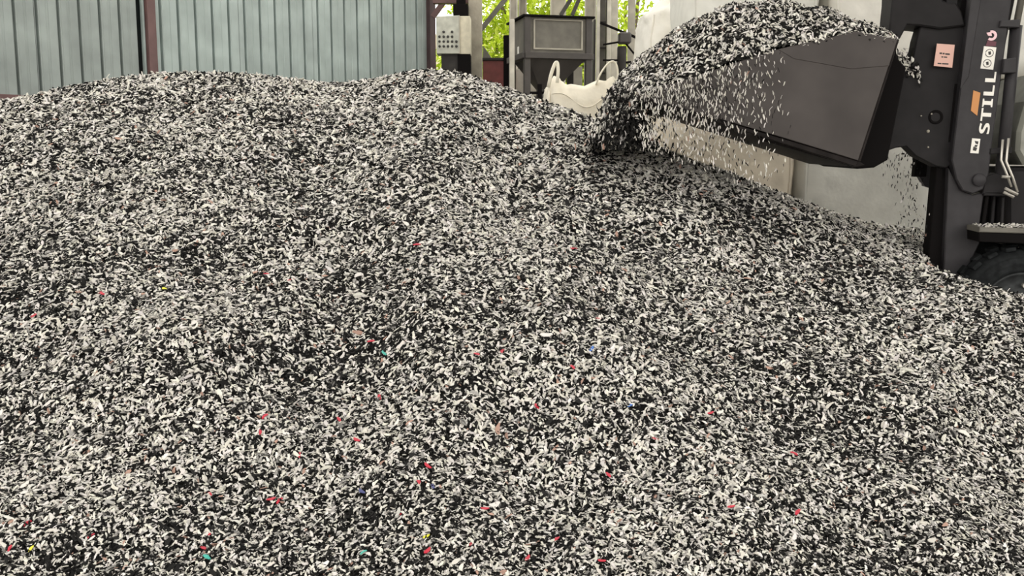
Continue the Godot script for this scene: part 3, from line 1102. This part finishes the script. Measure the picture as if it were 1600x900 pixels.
func word(called: String, text: String, size: float, from: Vector2, to: Vector2, lz: float, m: Material, parent: Node, height := 0.0) -> void:
	# raised lettering running from "from" to "to" on the plane lz
	var tm := TextMesh.new()
	var f := SystemFont.new()
	f.font_names = PackedStringArray(["Droid Sans"])
	f.font_weight = 700
	tm.font = f
	tm.text = text
	tm.font_size = 64
	tm.pixel_size = 0.01
	tm.depth = 0.02
	tm.horizontal_alignment = HORIZONTAL_ALIGNMENT_LEFT
	tm.vertical_alignment = VERTICAL_ALIGNMENT_CENTER
	var box := tm.get_aabb()
	var st := SurfaceTool.new()
	var dir := to - from
	var x: Vector3 = Vector3(dir.x, dir.y, 0) / box.size.x
	var y := Vector3(-dir.y, dir.x, 0).normalized() * (size / box.size.y)
	var t: Transform3D = Transform3D(Basis(x, y, Vector3(0, 0, 0.15)), Vector3((from.x), from.y, lz))
	t = t * Transform3D(Basis.IDENTITY, -Vector3(box.position.x, box.position.y + box.size.y * 0.5, 0))
	st.append_from(tm, 0, t)
	put(called, st.commit(), m, parent)

func ring_on(called: String, c: Vector2, r0: float, r1: float, a0: float, a1: float, z0: float, z1: float, m: Material, parent: Node) -> void:
	var pts := PackedVector2Array()
	for i in 17:
		var a := lerpf(a0, a1, i / 16.0)
		pts.append(c + Vector2(cos(a), sin(a)) * r1)
	for i in 17:
		var a := lerpf(a1, a0, i / 16.0)
		pts.append(c + Vector2(cos(a), sin(a)) * r0)
	var st := start()
	prism(st, pts, z0, z1, 0.0004)
	build(called, st, m, parent)

func make_truck() -> void:
	var yaw := deg_to_rad(TRUCK_YAW)
	truck_x = Vector3(cos(yaw), 0, -sin(yaw))
	truck_z = Vector3(sin(yaw), 0, cos(yaw))
	var wc := P(1597, 486, 4.93)
	var rad := 0.33
	truck_o = Vector3(wc.x, 0, wc.z) - truck_z * 0.52
	var wy := wc.y
	var t := thing("forklift", "dark grey forklift truck tipping a bucket of flakes onto the heap", "forklift", truck_o, TRUCK_YAW)
	# front and rear wheels
	for q in [[0.0, 0.52, 1.0], [0.0, -0.52, -1.0], [1.55, 0.5, 1.0], [1.55, -0.5, -1.0]]:
		var st := start(true)
		var sgn: float = q[2]
		var c := Vector3(q[0], wy, q[1])
		var bs := Basis.IDENTITY if sgn > 0 else Basis(Vector3.UP, PI)
		lathe(st, [Vector2(0.2, -0.2), Vector2(0.3, -0.2), Vector2(rad - 0.012, -0.17), Vector2(rad - 0.012, -0.05), Vector2(0.305, -0.02), Vector2(0.29, -0.006), Vector2(0.28, -0.006), Vector2(0.272, -0.014), Vector2(0.262, -0.003), Vector2(0.245, 0.0), Vector2(0.235, -0.01), Vector2(0.226, -0.004), Vector2(0.205, -0.008), Vector2(0.2, -0.03)], c, bs, 64)
		var tire := build("tire", st, M.rubber, t)
		st = start()
		for k in 22:
			var a := TAU * k / 22.0
			for side in [-1.0, 1.0]:
				var tr := Transform3D(Basis(Vector3.BACK, a + (0.07 if side > 0 else -0.07)), c)
				hexa(st, Vector3(rad - 0.006, 0, sgn * (-0.11 + side * 0.05)), Vector3(0.022, 0.052, 0.085), 0.004, tr)
		build("tread_lugs", st, M.rubber, tire)
		st = start(true)
		lathe(st, [Vector2(0.2, -0.15), Vector2(0.2, -0.012), Vector2(0.192, -0.008), Vector2(0.184, -0.03), Vector2(0.12, -0.055), Vector2(0.09, -0.03), Vector2(0.0, -0.028)], c, bs, 48)
		var rim := build("wheel_rim", st, M.rim, t)
		for k in 6:
			var a := TAU * k / 6.0 + 0.4
			st = start()
			lathe(st, [Vector2(0, 0.02), Vector2(0.012, 0.02), Vector2(0.014, 0.0)], c + Vector3(cos(a) * 0.13, sin(a) * 0.13, -0.05 * sgn), bs, 6)
			build("wheel_nut", st, M.chrome, rim)
	# mast: outer and inner channels on both sides
	var outer := [[1580, -500], [1648, -500], [1581, 0], [1566, 110], [1551, 220], [1545, 272], [1536, 296], [1520, 303], [1504, 298], [1494, 280], [1487, 250], [1500, 140], [1517, 0]]
	var mast := plate("mast_channel", outer, 0.31, 0.39, M.truck, t, 0.006)
	plate("mast_flange", [[1586, -500], [1600, -500], [1533, 0], [1521, 75], [1514, 120], [1500, 140], [1517, 0]], 0.385, 0.4, M.truck, mast, 0.004)
	var bx := on_truck(1529, 281, 0.39)
	var st2 := start(true)
	lathe(st2, [Vector2(0, 0.02), Vector2(0.03, 0.02), Vector2(0.034, 0.016), Vector2(0.034, 0.0)], Vector3(bx.x, bx.y, 0.39), Basis.IDENTITY, 24)
	build("pivot_pin", st2, M.truck, mast)
	var fst := start()
	prism(fst, tp(outer, 0.39), -0.39, -0.31, 0.006)
	build("mast_channel", fst, M.truck, t)
	var inner := [[1556, -500], [1590, -500], [1524, 0], [1505, 140], [1490, 280], [1470, 280], [1484, 140], [1503, 0]]
	plate("inner_channel", inner, 0.22, 0.3, M.truck_black, t)
	fst = start()
	prism(fst, tp(inner, 0.3), -0.3, -0.22, 0.004)
	build("inner_channel", fst, M.truck_black, t)
	for q in [[1556, 180], [1620, -300]]:
		var c := on_truck(q[0] - 25, q[1], 0.3)
		var st := start()
		hexa(st, Vector3(c.x, c.y, 0), Vector3(0.1, 0.14, 0.66), 0.006)
		build("mast_crossbar", st, M.truck_black, t)
	# lift cylinder and brackets behind the channel
	var st := start(true)
	var ca := on_truck(1562, 290, 0.34)
	var cb := on_truck(1588, 40, 0.34)
	tube(st, [Vector3(ca.x, ca.y, 0.34), Vector3(cb.x, cb.y, 0.34)], 0.03, 20)
	var cyl := build("lift_cylinder", st, M.truck, t)
	st = start(true)
	tube(st, [Vector3(cb.x, cb.y, 0.34), Vector3(cb.x + 0.09, cb.y + 0.8, 0.34)], 0.017, 16)
	build("piston_rod", st, M.steel_grey, cyl)
	plate("cylinder_bracket", [[1564, 32], [1594, 30], [1594, 43], [1562, 42]], 0.3, 0.41, M.truck, t)
	plate("cylinder_bracket", [[1569, 92], [1588, 90], [1588, 114], [1567, 114]], 0.33, 0.43, M.truck, t)
	plate("cylinder_bracket", [[1548, 232], [1582, 230], [1581, 240], [1547, 241]], 0.3, 0.4, M.truck_dark, t)
	plate("tilt_bracket", [[1540, 276], [1556, 270], [1576, 278], [1578, 296], [1570, 304], [1535, 303]], 0.28, 0.37, M.truck_dark, t)
	# hydraulic pipes
	for q in [[[1567, 218], [1564, 250], [1574, 274], [1580, 292]], [[1576, 216], [1572, 252], [1582, 276], [1590, 300]]]:
		var pts := []
		for p in q:
			var v := on_truck(p[0], p[1], 0.42)
			pts.append(Vector3(v.x, v.y, 0.42))
		st = start(true)
		tube(st, pts, 0.0065, 8)
		build("hydraulic_pipe", st, M.chrome, t)
	for q in [[1565, 276, 1578, 277], [1570, 294, 1590, 304], [1568, 300, 1584, 308]]:
		var a := on_truck(q[0], q[1], 0.43)
		var b := on_truck(q[2], q[3], 0.43)
		st = start(true)
		tube(st, [Vector3(a.x, a.y, 0.43), Vector3(b.x, b.y, 0.43)], 0.008, 10)
		build("hose_fitting", st, M.chrome, t)
	# carriage between mast and bucket
	var car := plate("carriage", [[1432, 62], [1440, 36], [1508, 36], [1502, 130], [1490, 256], [1478, 263], [1462, 260], [1431, 244], [1416, 229], [1400, 231], [1380, 238], [1365, 246], [1375, 222], [1404, 138], [1412, 104], [1425, 99]], 0.2, 0.33, M.truck_dark, t, 0.006)
	plate("carriage_top", [[1398, -120], [1480, -120], [1474, 1], [1482, 4], [1494, 4], [1503, 18], [1509, 40], [1470, 45], [1436, 40], [1418, 39], [1405, 63], [1388, 57], [1394, 0]], 0.12, 0.36, M.truck_dark, t, 0.008)
	var c0 := on_truck(1452, 130, 0.0)
	st = start()
	hexa(st, Vector3(c0.x + 0.04, c0.y + 0.1, 0.0), Vector3(0.12, 0.5, 0.44), 0.01)
	build("carriage_backrest", st, M.truck_black, t)
	plate("carriage_slot", [[1492, 131], [1500, 131], [1490, 222], [1482, 222]], 0.31, 0.334, M.truck_black, car, 0.001)
	var hole := on_truck(1462, 183, 0.33)
	st = start(true)
	lathe(st, [Vector2(0, -0.004), Vector2(0.022, -0.004), Vector2(0.026, 0.006), Vector2(0.036, 0.006), Vector2(0.038, 0.0)], Vector3(hole.x, hole.y, 0.33), Basis.IDENTITY, 24)
	build("locking_bush", st, M.truck_black, car)
	for q in [[1451, 205, 0.009], [1456, 178, 0.006], [1451, 230, 0.005], [1440, 181, 0.005]]:
		var b := on_truck(q[0], q[1], 0.34)
		st = start(true)
		lathe(st, [Vector2(0, 0.008), Vector2(q[2] * 0.8, 0.006), Vector2(q[2], 0.0)], Vector3(b.x, b.y, 0.331), Basis.IDENTITY, 10)
		build("bolt_head", st, M.post_grey, car)
	# pale warning notice on the carriage
	var lab := plate("notice_label", [[1464, 68], [1492, 70], [1488, 106], [1459, 103]], 0.36, 0.364, M.pink, car, 0.001)
	lab.set_meta("label", "pale pink notice label")
	for q in [[[1468, 82], [1472, 82], [1472, 84.5], [1468, 84.5]], [[1473, 82.5], [1476, 82.5], [1476, 85], [1473, 85]], [[1477, 83], [1484, 83.5], [1484, 86], [1477, 85.5]], [[1471, 88], [1474, 88], [1474, 90], [1471, 90]], [[1475, 88.2], [1480, 88.5], [1480, 90.5], [1475, 90.2]], [[1465, 98], [1471, 98.4], [1471, 100.4], [1465, 100]], [[1472, 98.5], [1482, 99], [1482, 101], [1472, 100.5]]]:
		plate("notice_print", q, 0.3638, 0.3648, M.ink, lab, 0.0002)
	# marks on the mast
	word("maker_lettering", "STILL", 0.052, on_truck(1537, 209, 0.392), on_truck(1549, 112, 0.392), 0.392, M.letter, mast)
	var sq := plate("mark_plate", [[1537.5, 72], [1557, 74], [1552, 109], [1532, 107]], 0.39, 0.3935, M.letter, mast, 0.0006)
	for q in [[1546, 83], [1542.5, 99]]:
		var c := on_truck(q[0], q[1], 0.394)
		ring_on("mark_ring", c, 0.0175, 0.021, -3.1, 3.0, 0.3936, 0.3946, M.ink, sq)
		plate("mark_dot", [[q[0] - 2, q[1] - 2], [q[0] + 2, q[1] - 3], [q[0] + 2.5, q[1] + 2], [q[0] - 1, q[1] + 3]], 0.3936, 0.3946, M.ink, sq, 0.0002)
	plate("maroon_patch", [[1543, 63], [1557, 65], [1556, 72], [1540, 72]], 0.39, 0.3935, M.maroon, mast, 0.0004)
	var cc := on_truck(1549.5, 55.5, 0.394)
	ring_on("curl_mark", cc, 0.013, 0.026, -2.3, 1.9, 0.39, 0.3945, M.pinkish, mast)
	plate("curl_mark", [[1541.5, 51], [1549, 50], [1550, 56], [1544, 56]], 0.39, 0.3944, M.pinkish, mast, 0.0004)
	var em := plate("emblem_plate", [[1519, 216], [1532, 217], [1529, 240], [1516, 239]], 0.39, 0.3935, M.letter, mast, 0.0006)
	for q in [[[1523, 220], [1529, 221], [1528, 226], [1524, 224]], [[1521, 229], [1527, 231], [1525, 236], [1520, 235]], [[1524, 226], [1528, 227], [1526, 230], [1522, 229]]]:
		plate("emblem_print", q, 0.3934, 0.3942, M.ink, em, 0.0002)
	var og := plate("orange_sticker", [[1521, 141], [1532, 145], [1527, 181], [1517, 173]], 0.39, 0.3935, M.orange, mast, 0.0006)
	og.set_meta("label", "orange sticker with a cut corner")
	# lower guard plate in front of the wheel
	plate("guard_edge", [[1464, 258], [1492, 258], [1474, 412], [1462, 520], [1436, 520], [1450, 412]], 0.18, 0.3, M.truck_black, t)
	plate("guard_plate", [[1482, 262], [1500, 296], [1520, 304], [1538, 300], [1530, 356], [1531, 380], [1512, 420], [1506, 520], [1462, 520], [1475, 412]], 0.29, 0.35, M.truck, t, 0.006)
	# frame with a dark recess above the step
	plate("recess_back", [[1540, 306], [1600, 306], [1600, 356], [1532, 356]], 0.2, 0.26, M.truck_black, t)
	plate("recess_post", [[1541, 306], [1546, 306], [1539, 356], [1533, 356]], 0.26, 0.35, M.truck_black, t)
	plate("recess_post", [[1552, 306], [1557, 306], [1553, 356], [1547, 356]], 0.26, 0.31, M.truck_dark, t)
	plate("recess_post", [[1566, 308], [1570, 308], [1568, 356], [1563, 356]], 0.26, 0.35, M.truck_dark, t)
	plate("recess_lintel", [[1538, 299], [1578, 300], [1576, 307], [1537, 306]], 0.26, 0.37, M.truck_dark, t)
	var step := plate("step_tread", [[1531, 355], [1780, 362], [1780, 370], [1530, 363]], 0.2, 0.55, M.steel_grey, t)
	plate("step_riser", [[1530, 363], [1780, 370], [1780, 388], [1530, 378]], 0.2, 0.54, M.truck_black, step)
	# body behind, mostly out of frame
	plate("body_panel", [[1604, 158], [1640, 110], [2060, 120], [2060, 262], [1600, 258], [1588, 236], [1590, 206]], -0.42, 0.3, M.truck_pale, t, 0.02)
	plate("chassis", [[1574, 262], [2060, 262], [2120, 360], [2110, 500], [1720, 505], [1700, 400], [1574, 384]], -0.46, 0.28, M.truck_dark, t, 0.02)
	plate("counterweight", [[2060, 150], [2190, 180], [2230, 330], [2200, 500], [2060, 505]], -0.48, 0.4, M.truck_dark, t, 0.03)
	for lz in [0.38, -0.42]:
		st = start(true)
		var g0 := on_truck(1625, 150, 0.38)
		var g1 := on_truck(1730, -330, 0.38)
		var g2 := on_truck(2100, -330, 0.38)
		var g3 := on_truck(2120, 190, 0.38)
		tube(st, [Vector3(g0.x, g0.y, lz), Vector3(g1.x, g1.y, lz), Vector3(g2.x, g2.y, lz), Vector3(g3.x, g3.y, lz)], 0.035, 12)
		build("overhead_guard", st, M.truck_dark, t)
	var seat0 := on_truck(1850, 90, 0.0)
	st = start()
	hexa(st, Vector3(seat0.x, seat0.y, 0), Vector3(0.5, 0.14, 0.5), 0.04)
	hexa(st, Vector3(seat0.x + 0.28, seat0.y + 0.3, 0), Vector3(0.12, 0.55, 0.48), 0.04)
	build("seat", st, M.truck_black, t)
	# flakes lying on the step and caught on the carriage
	var lists := empty_lists()
	for n in 260:
		var v := on_truck(rng.randf_range(1532, 1640), 356.5, 0.5)
		var lz := rng.randf_range(0.36, 0.54)
		var s := rng.randf_range(0.012, 0.024)
		lists[n % KINDS].append([Transform3D(turned(Vector3.UP, 0.3).scaled(Vector3(s, s, s)), Vector3(v.x, v.y + 0.004 + rng.randf() * 0.012, lz)), flake_color(0.7)])
	for n in 170:
		var px := rng.randf_range(1400, 1440)
		var v := on_truck(px, 84 + (px - 1400) * 0.9 + rng.randfn() * 9.0, 0.36)
		var s := rng.randf_range(0.012, 0.022)
		lists[n % KINDS].append([Transform3D(turned(Vector3(0, 0.5, 1), 0.6).scaled(Vector3(s, s, s)), Vector3(v.x, v.y, rng.randf_range(0.3, 0.37))), flake_color(0.45)])
	var sp := thing("spilled_flakes", "loose flakes caught on the forklift's step and carriage", "flakes", truck_o, TRUCK_YAW)
	sp.set_meta("kind", "stuff")
	spread("loose_flakes", lists, sp)

# ---------------------------------------------------------------- bucket, its load and the falling flakes
const HALF := 0.72
func make_bucket() -> void:
	var b := thing("loading_bucket", "dark steel loading bucket tipped forward on the forklift, heaped with flakes", "bucket", truck_o, TRUCK_YAW)
	var side := [[1337, 49], [1402, 62], [1341, 251], [1190, 205], [1006, 152], [1003, 146], [1207, 79]]
	for s in [1.0, -1.0]:
		var st := start()
		var pts := tp(side, HALF)
		if s > 0:
			prism(st, pts, HALF - 0.016, HALF, 0.003)
		else:
			prism(st, pts, -HALF, -HALF + 0.016, 0.003)
		var pl := build("side_plate", st, M.bucket, b)
		if s > 0:
			st = start()
			prism(st, tp([[1337, 49], [1402, 62], [1389, 103], [1330, 108], [1240, 92], [1215, 77]], HALF), HALF - 0.002, HALF + 0.003, 0.0025)  # thin overlay imitates the uneven reflection above the plate crease
			build("sheen_overlay", st, M.bucket, pl)
	var p_lip := on_truck(1000, 150, HALF)
	var p_heel := on_truck(1341, 252, HALF)
	var p_back := on_truck(1402, 62, HALF)
	var floor_n := (p_heel - p_lip).normalized()
	var down := Vector2(floor_n.y, -floor_n.x)
	if down.y > 0:
		down = -down
	var st := start()
	prism(st, PackedVector2Array([p_lip, p_heel, p_heel + down * 0.03, p_lip + down * 0.012 + floor_n * 0.05]), -HALF, HALF, 0.004)
	build("floor_plate", st, M.bucket_dark, b)
	st = start()
	prism(st, PackedVector2Array([p_lip - floor_n * 0.015, p_lip + floor_n * 0.14, p_lip + floor_n * 0.14 + down * 0.03, p_lip + down * 0.022]), -HALF - 0.01, HALF + 0.01, 0.004)
	build("cutting_edge", st, M.bucket_dark, b)
	st = start()
	var bn := (p_back - p_heel).normalized()
	var rear := Vector2(bn.y, -bn.x)
	if rear.x < 0:
		rear = -rear
	prism(st, PackedVector2Array([p_heel, p_back, p_back + rear * 0.01, p_heel + rear * 0.012]), -HALF, HALF, 0.003)
	build("back_plate", st, M.bucket_dark, b)
	st = start()
	prism(st, tp([[1400, 72], [1402, 90], [1416, 106], [1408, 145], [1387, 250], [1366, 262], [1340, 264], [1318, 256], [1341, 250]], 0.5), -0.5, 0.5, 0.008)
	build("hook_frame", st, M.truck_black, b)
	st = start()
	prism(st, tp([[1180, 206], [1341, 251], [1352, 258], [1335, 262], [1305, 252], [1185, 218]], 0.66), 0.6, 0.66, 0.004)
	build("skid_rail", st, M.bucket_dark, b)
	# the heap in it
	var ridge := [[915, 235], [935, 190], [952, 150], [975, 118], [1010, 86], [1050, 57], [1100, 27], [1150, 11], [1200, 5], [1260, 13], [1310, 28], [1355, 46], [1395, 64]]
	var edge := [[990, 165], [998, 156], [1006, 150], [1030, 138], [1060, 128], [1100, 113], [1140, 99], [1175, 88], [1207, 77], [1260, 68], [1300, 60], [1340, 55], [1395, 66]]
	var rp := []
	var ep := []
	for k in ridge.size():
		rp.append(on_truck(ridge[k][0], ridge[k][1], 0.28))
		ep.append(on_truck(edge[k][0], edge[k][1], HALF))
	var mound := thing("bucket_load", "mound of black and white flakes heaped in the tipped bucket", "pile", truck_o, TRUCK_YAW)
	mound.set_meta("kind", "stuff")
	var nz := 28
	var sub := 4
	var rows := (rp.size() - 1) * sub + 1
	var pts := []
	for i in rows:
		var f := float(i) / sub
		var k := mini(int(f), rp.size() - 2)
		var r: Vector2 = rp[k].lerp(rp[k + 1], f - k)
		var e: Vector2 = ep[k].lerp(ep[k + 1], f - k)
		var row := []
		for j in nz + 1:
			var v := lerpf(-1.0, 1.0, float(j) / nz)
			var u := v * HALF
			# far half mirrors the near half; the crown is flat between
			var m := clampf((absf(u) - 0.28) / (HALF - 0.28), 0.0, 1.0)
			var q := r.lerp(e, m * m * (1.6 - 0.6 * m))
			row.append(Vector3(q.x, q.y + 0.01 * sin(q.x * 23.0 + u * 17.0), u))
		pts.append(row)
	st = start(true)
	for i in rows - 1:
		for j in nz:
			quad(st, pts[i][j], pts[i][j + 1], pts[i + 1][j + 1], pts[i + 1][j], Vector3(-0.3, 1, 0))
	var core := build("mound_core", st, M.pile, mound)
	core.set_meta("kind", "stuff")
	var lists := empty_lists()
	for n in 26000:
		var fi := rng.randf() * (rows - 1.001)
		var fj := pow(rng.randf(), 0.75) * nz * 0.999
		var i := int(fi)
		var j := int(fj)
		var a: Vector3 = pts[i][j]
		var c: Vector3 = pts[i + 1][j]
		var d: Vector3 = pts[i][j + 1]
		var q := a + (c - a) * (fi - i) + (d - a) * (fj - j)
		var nrm := (d - a).cross(c - a).normalized()
		if nrm.y < 0:
			nrm = -nrm
		var s := rng.randf_range(0.011, 0.025)
		lists[n % KINDS].append([Transform3D(turned(nrm, 0.4).scaled_local(Vector3(s * rng.randf_range(0.9, 1.4), s, s)), q + nrm * rng.randf_range(-0.01, 0.02)), flake_color(0.5)])
	spread("loose_flakes", lists, mound)
	# the stream from the lip
	var fall := thing("falling_flakes", "dense stream of flakes pouring off the bucket's lip onto the heap", "flakes", truck_o, TRUCK_YAW)
	fall.set_meta("kind", "stuff")
	lists = empty_lists()
	for n in 9000:
		var lz := rng.randf_range(-HALF, HALF)
		var t := pow(rng.randf(), 0.8)
		var drop := on_truck(lerpf(985, 972, t) + rng.randfn() * lerpf(13.0, 24.0, t) + (-14.0 if lz < 0.2 else 0.0), lerpf(140, 232, t), HALF)
		var s := rng.randf_range(0.012, 0.026)
		var bs := turned(Vector3(rng.randfn(), 0.2, rng.randfn()).normalized(), 0.3)
		lists[n % KINDS].append([Transform3D(bs.scaled_local(Vector3(s, s, s)), Vector3(drop.x, drop.y, lz)), flake_color(0.13)])  # few white flakes: the shade on the stream is put into their colour
	spread("loose_flakes", lists, fall)
	# and the thin curtain over the near side
	var cur := thing("falling_flakes", "thin curtain of flakes spilling over the bucket's near side plate", "flakes", truck_o, TRUCK_YAW)
	cur.set_meta("kind", "stuff")
	lists = empty_lists()
	var n_made := 0
	while n_made < 1500:
		var px := rng.randf_range(1000, 1236)
		var top := lerpf(146, 76, (px - 1000) / 220.0)
		var bottom := lerpf(232, 318, (px - 1000) / 236.0)
		var t := rng.randf()
		var py := lerpf(top, bottom, t)
		var keep := 1.0 if px < 1130 else clampf(1.0 - (px - 1130) / 110.0, 0.04, 1.0)
		if rng.randf() > keep * (1.0 - 0.55 * t):
			continue
		var v := on_truck(px, py, HALF + 0.05)
		var s := rng.randf_range(0.008, 0.016)
		var x := Vector3(rng.randfn() * 0.35, 1, rng.randfn() * 0.35).normalized()
		var z := x.cross(Vector3(rng.randfn(), 0.1, rng.randfn())).normalized()
		lists[n_made % KINDS].append([Transform3D(Basis(x, z.cross(x), z).scaled_local(Vector3(s * 1.35, s, s * 0.8)), Vector3(v.x, v.y, HALF + rng.randf_range(0.005, 0.09))), flake_color(0.72 if py < top + 100 else 0.6)])
		n_made += 1
	spread("loose_flakes", lists, cur)
	var drip := thing("falling_flakes", "few stray flakes dropping from under the forklift's carriage", "flakes", truck_o, TRUCK_YAW)
	drip.set_meta("kind", "stuff")
	lists = empty_lists()
	for n in 230:
		var t := rng.randf()
		var v := on_truck(lerpf(1412, 1432, t) + rng.randfn() * lerpf(16.0, 9.0, t), lerpf(238, 368, t), 0.2)
		var s := rng.randf_range(0.006, 0.013)
		lists[n % KINDS].append([Transform3D(turned(Vector3(rng.randfn(), 0.2, rng.randfn()).normalized(), 0.3).scaled(Vector3(s, s * 1.5, s)), Vector3(v.x, v.y, rng.randf_range(0.0, 0.3))), flake_color(0.3)])
	spread("loose_flakes", lists, drip)

# ----------------------------------------------------------------
func _ready() -> void:
	rng.seed = 20240607
	var cam := Camera3D.new()
	cam.name = "camera"
	cam.fov = rad_to_deg(2.0 * atan(450.0 / F))
	cam.position = EYE
	cam.rotation_degrees = Vector3(-PITCH, 0, 0)
	cam.near = 0.05
	cam.far = 300.0
	add_child(cam)
	cam.current = true
	var env := Environment.new()
	var sky := Sky.new()
	var sm := ProceduralSkyMaterial.new()
	sm.sky_top_color = Color(0.95, 0.94, 0.92)
	sm.sky_horizon_color = Color(0.98, 0.96, 0.93)
	sm.ground_bottom_color = Color(0.42, 0.41, 0.39)
	sm.ground_horizon_color = Color(0.7, 0.69, 0.66)
	sm.sun_angle_max = 1.0
	sky.sky_material = sm
	env.background_mode = Environment.BG_SKY
	env.sky = sky
	env.background_energy_multiplier = 1.0
	env.tonemap_mode = Environment.TONE_MAPPER_LINEAR
	env.tonemap_exposure = 3.5
	env.sdfgi_enabled = true
	env.ssao_enabled = true
	env.ssil_enabled = true
	var we := WorldEnvironment.new()
	we.name = "world"
	we.environment = env
	add_child(we)
	materials()
	make_shell()
	make_wall()
	make_outside()
	for k in KINDS:
		flakes.append(flake_mesh(k))
	make_pile()
	make_truck()
	make_bucket()
	make_bags()
	make_hopper()
	make_back()
	colored_flakes()
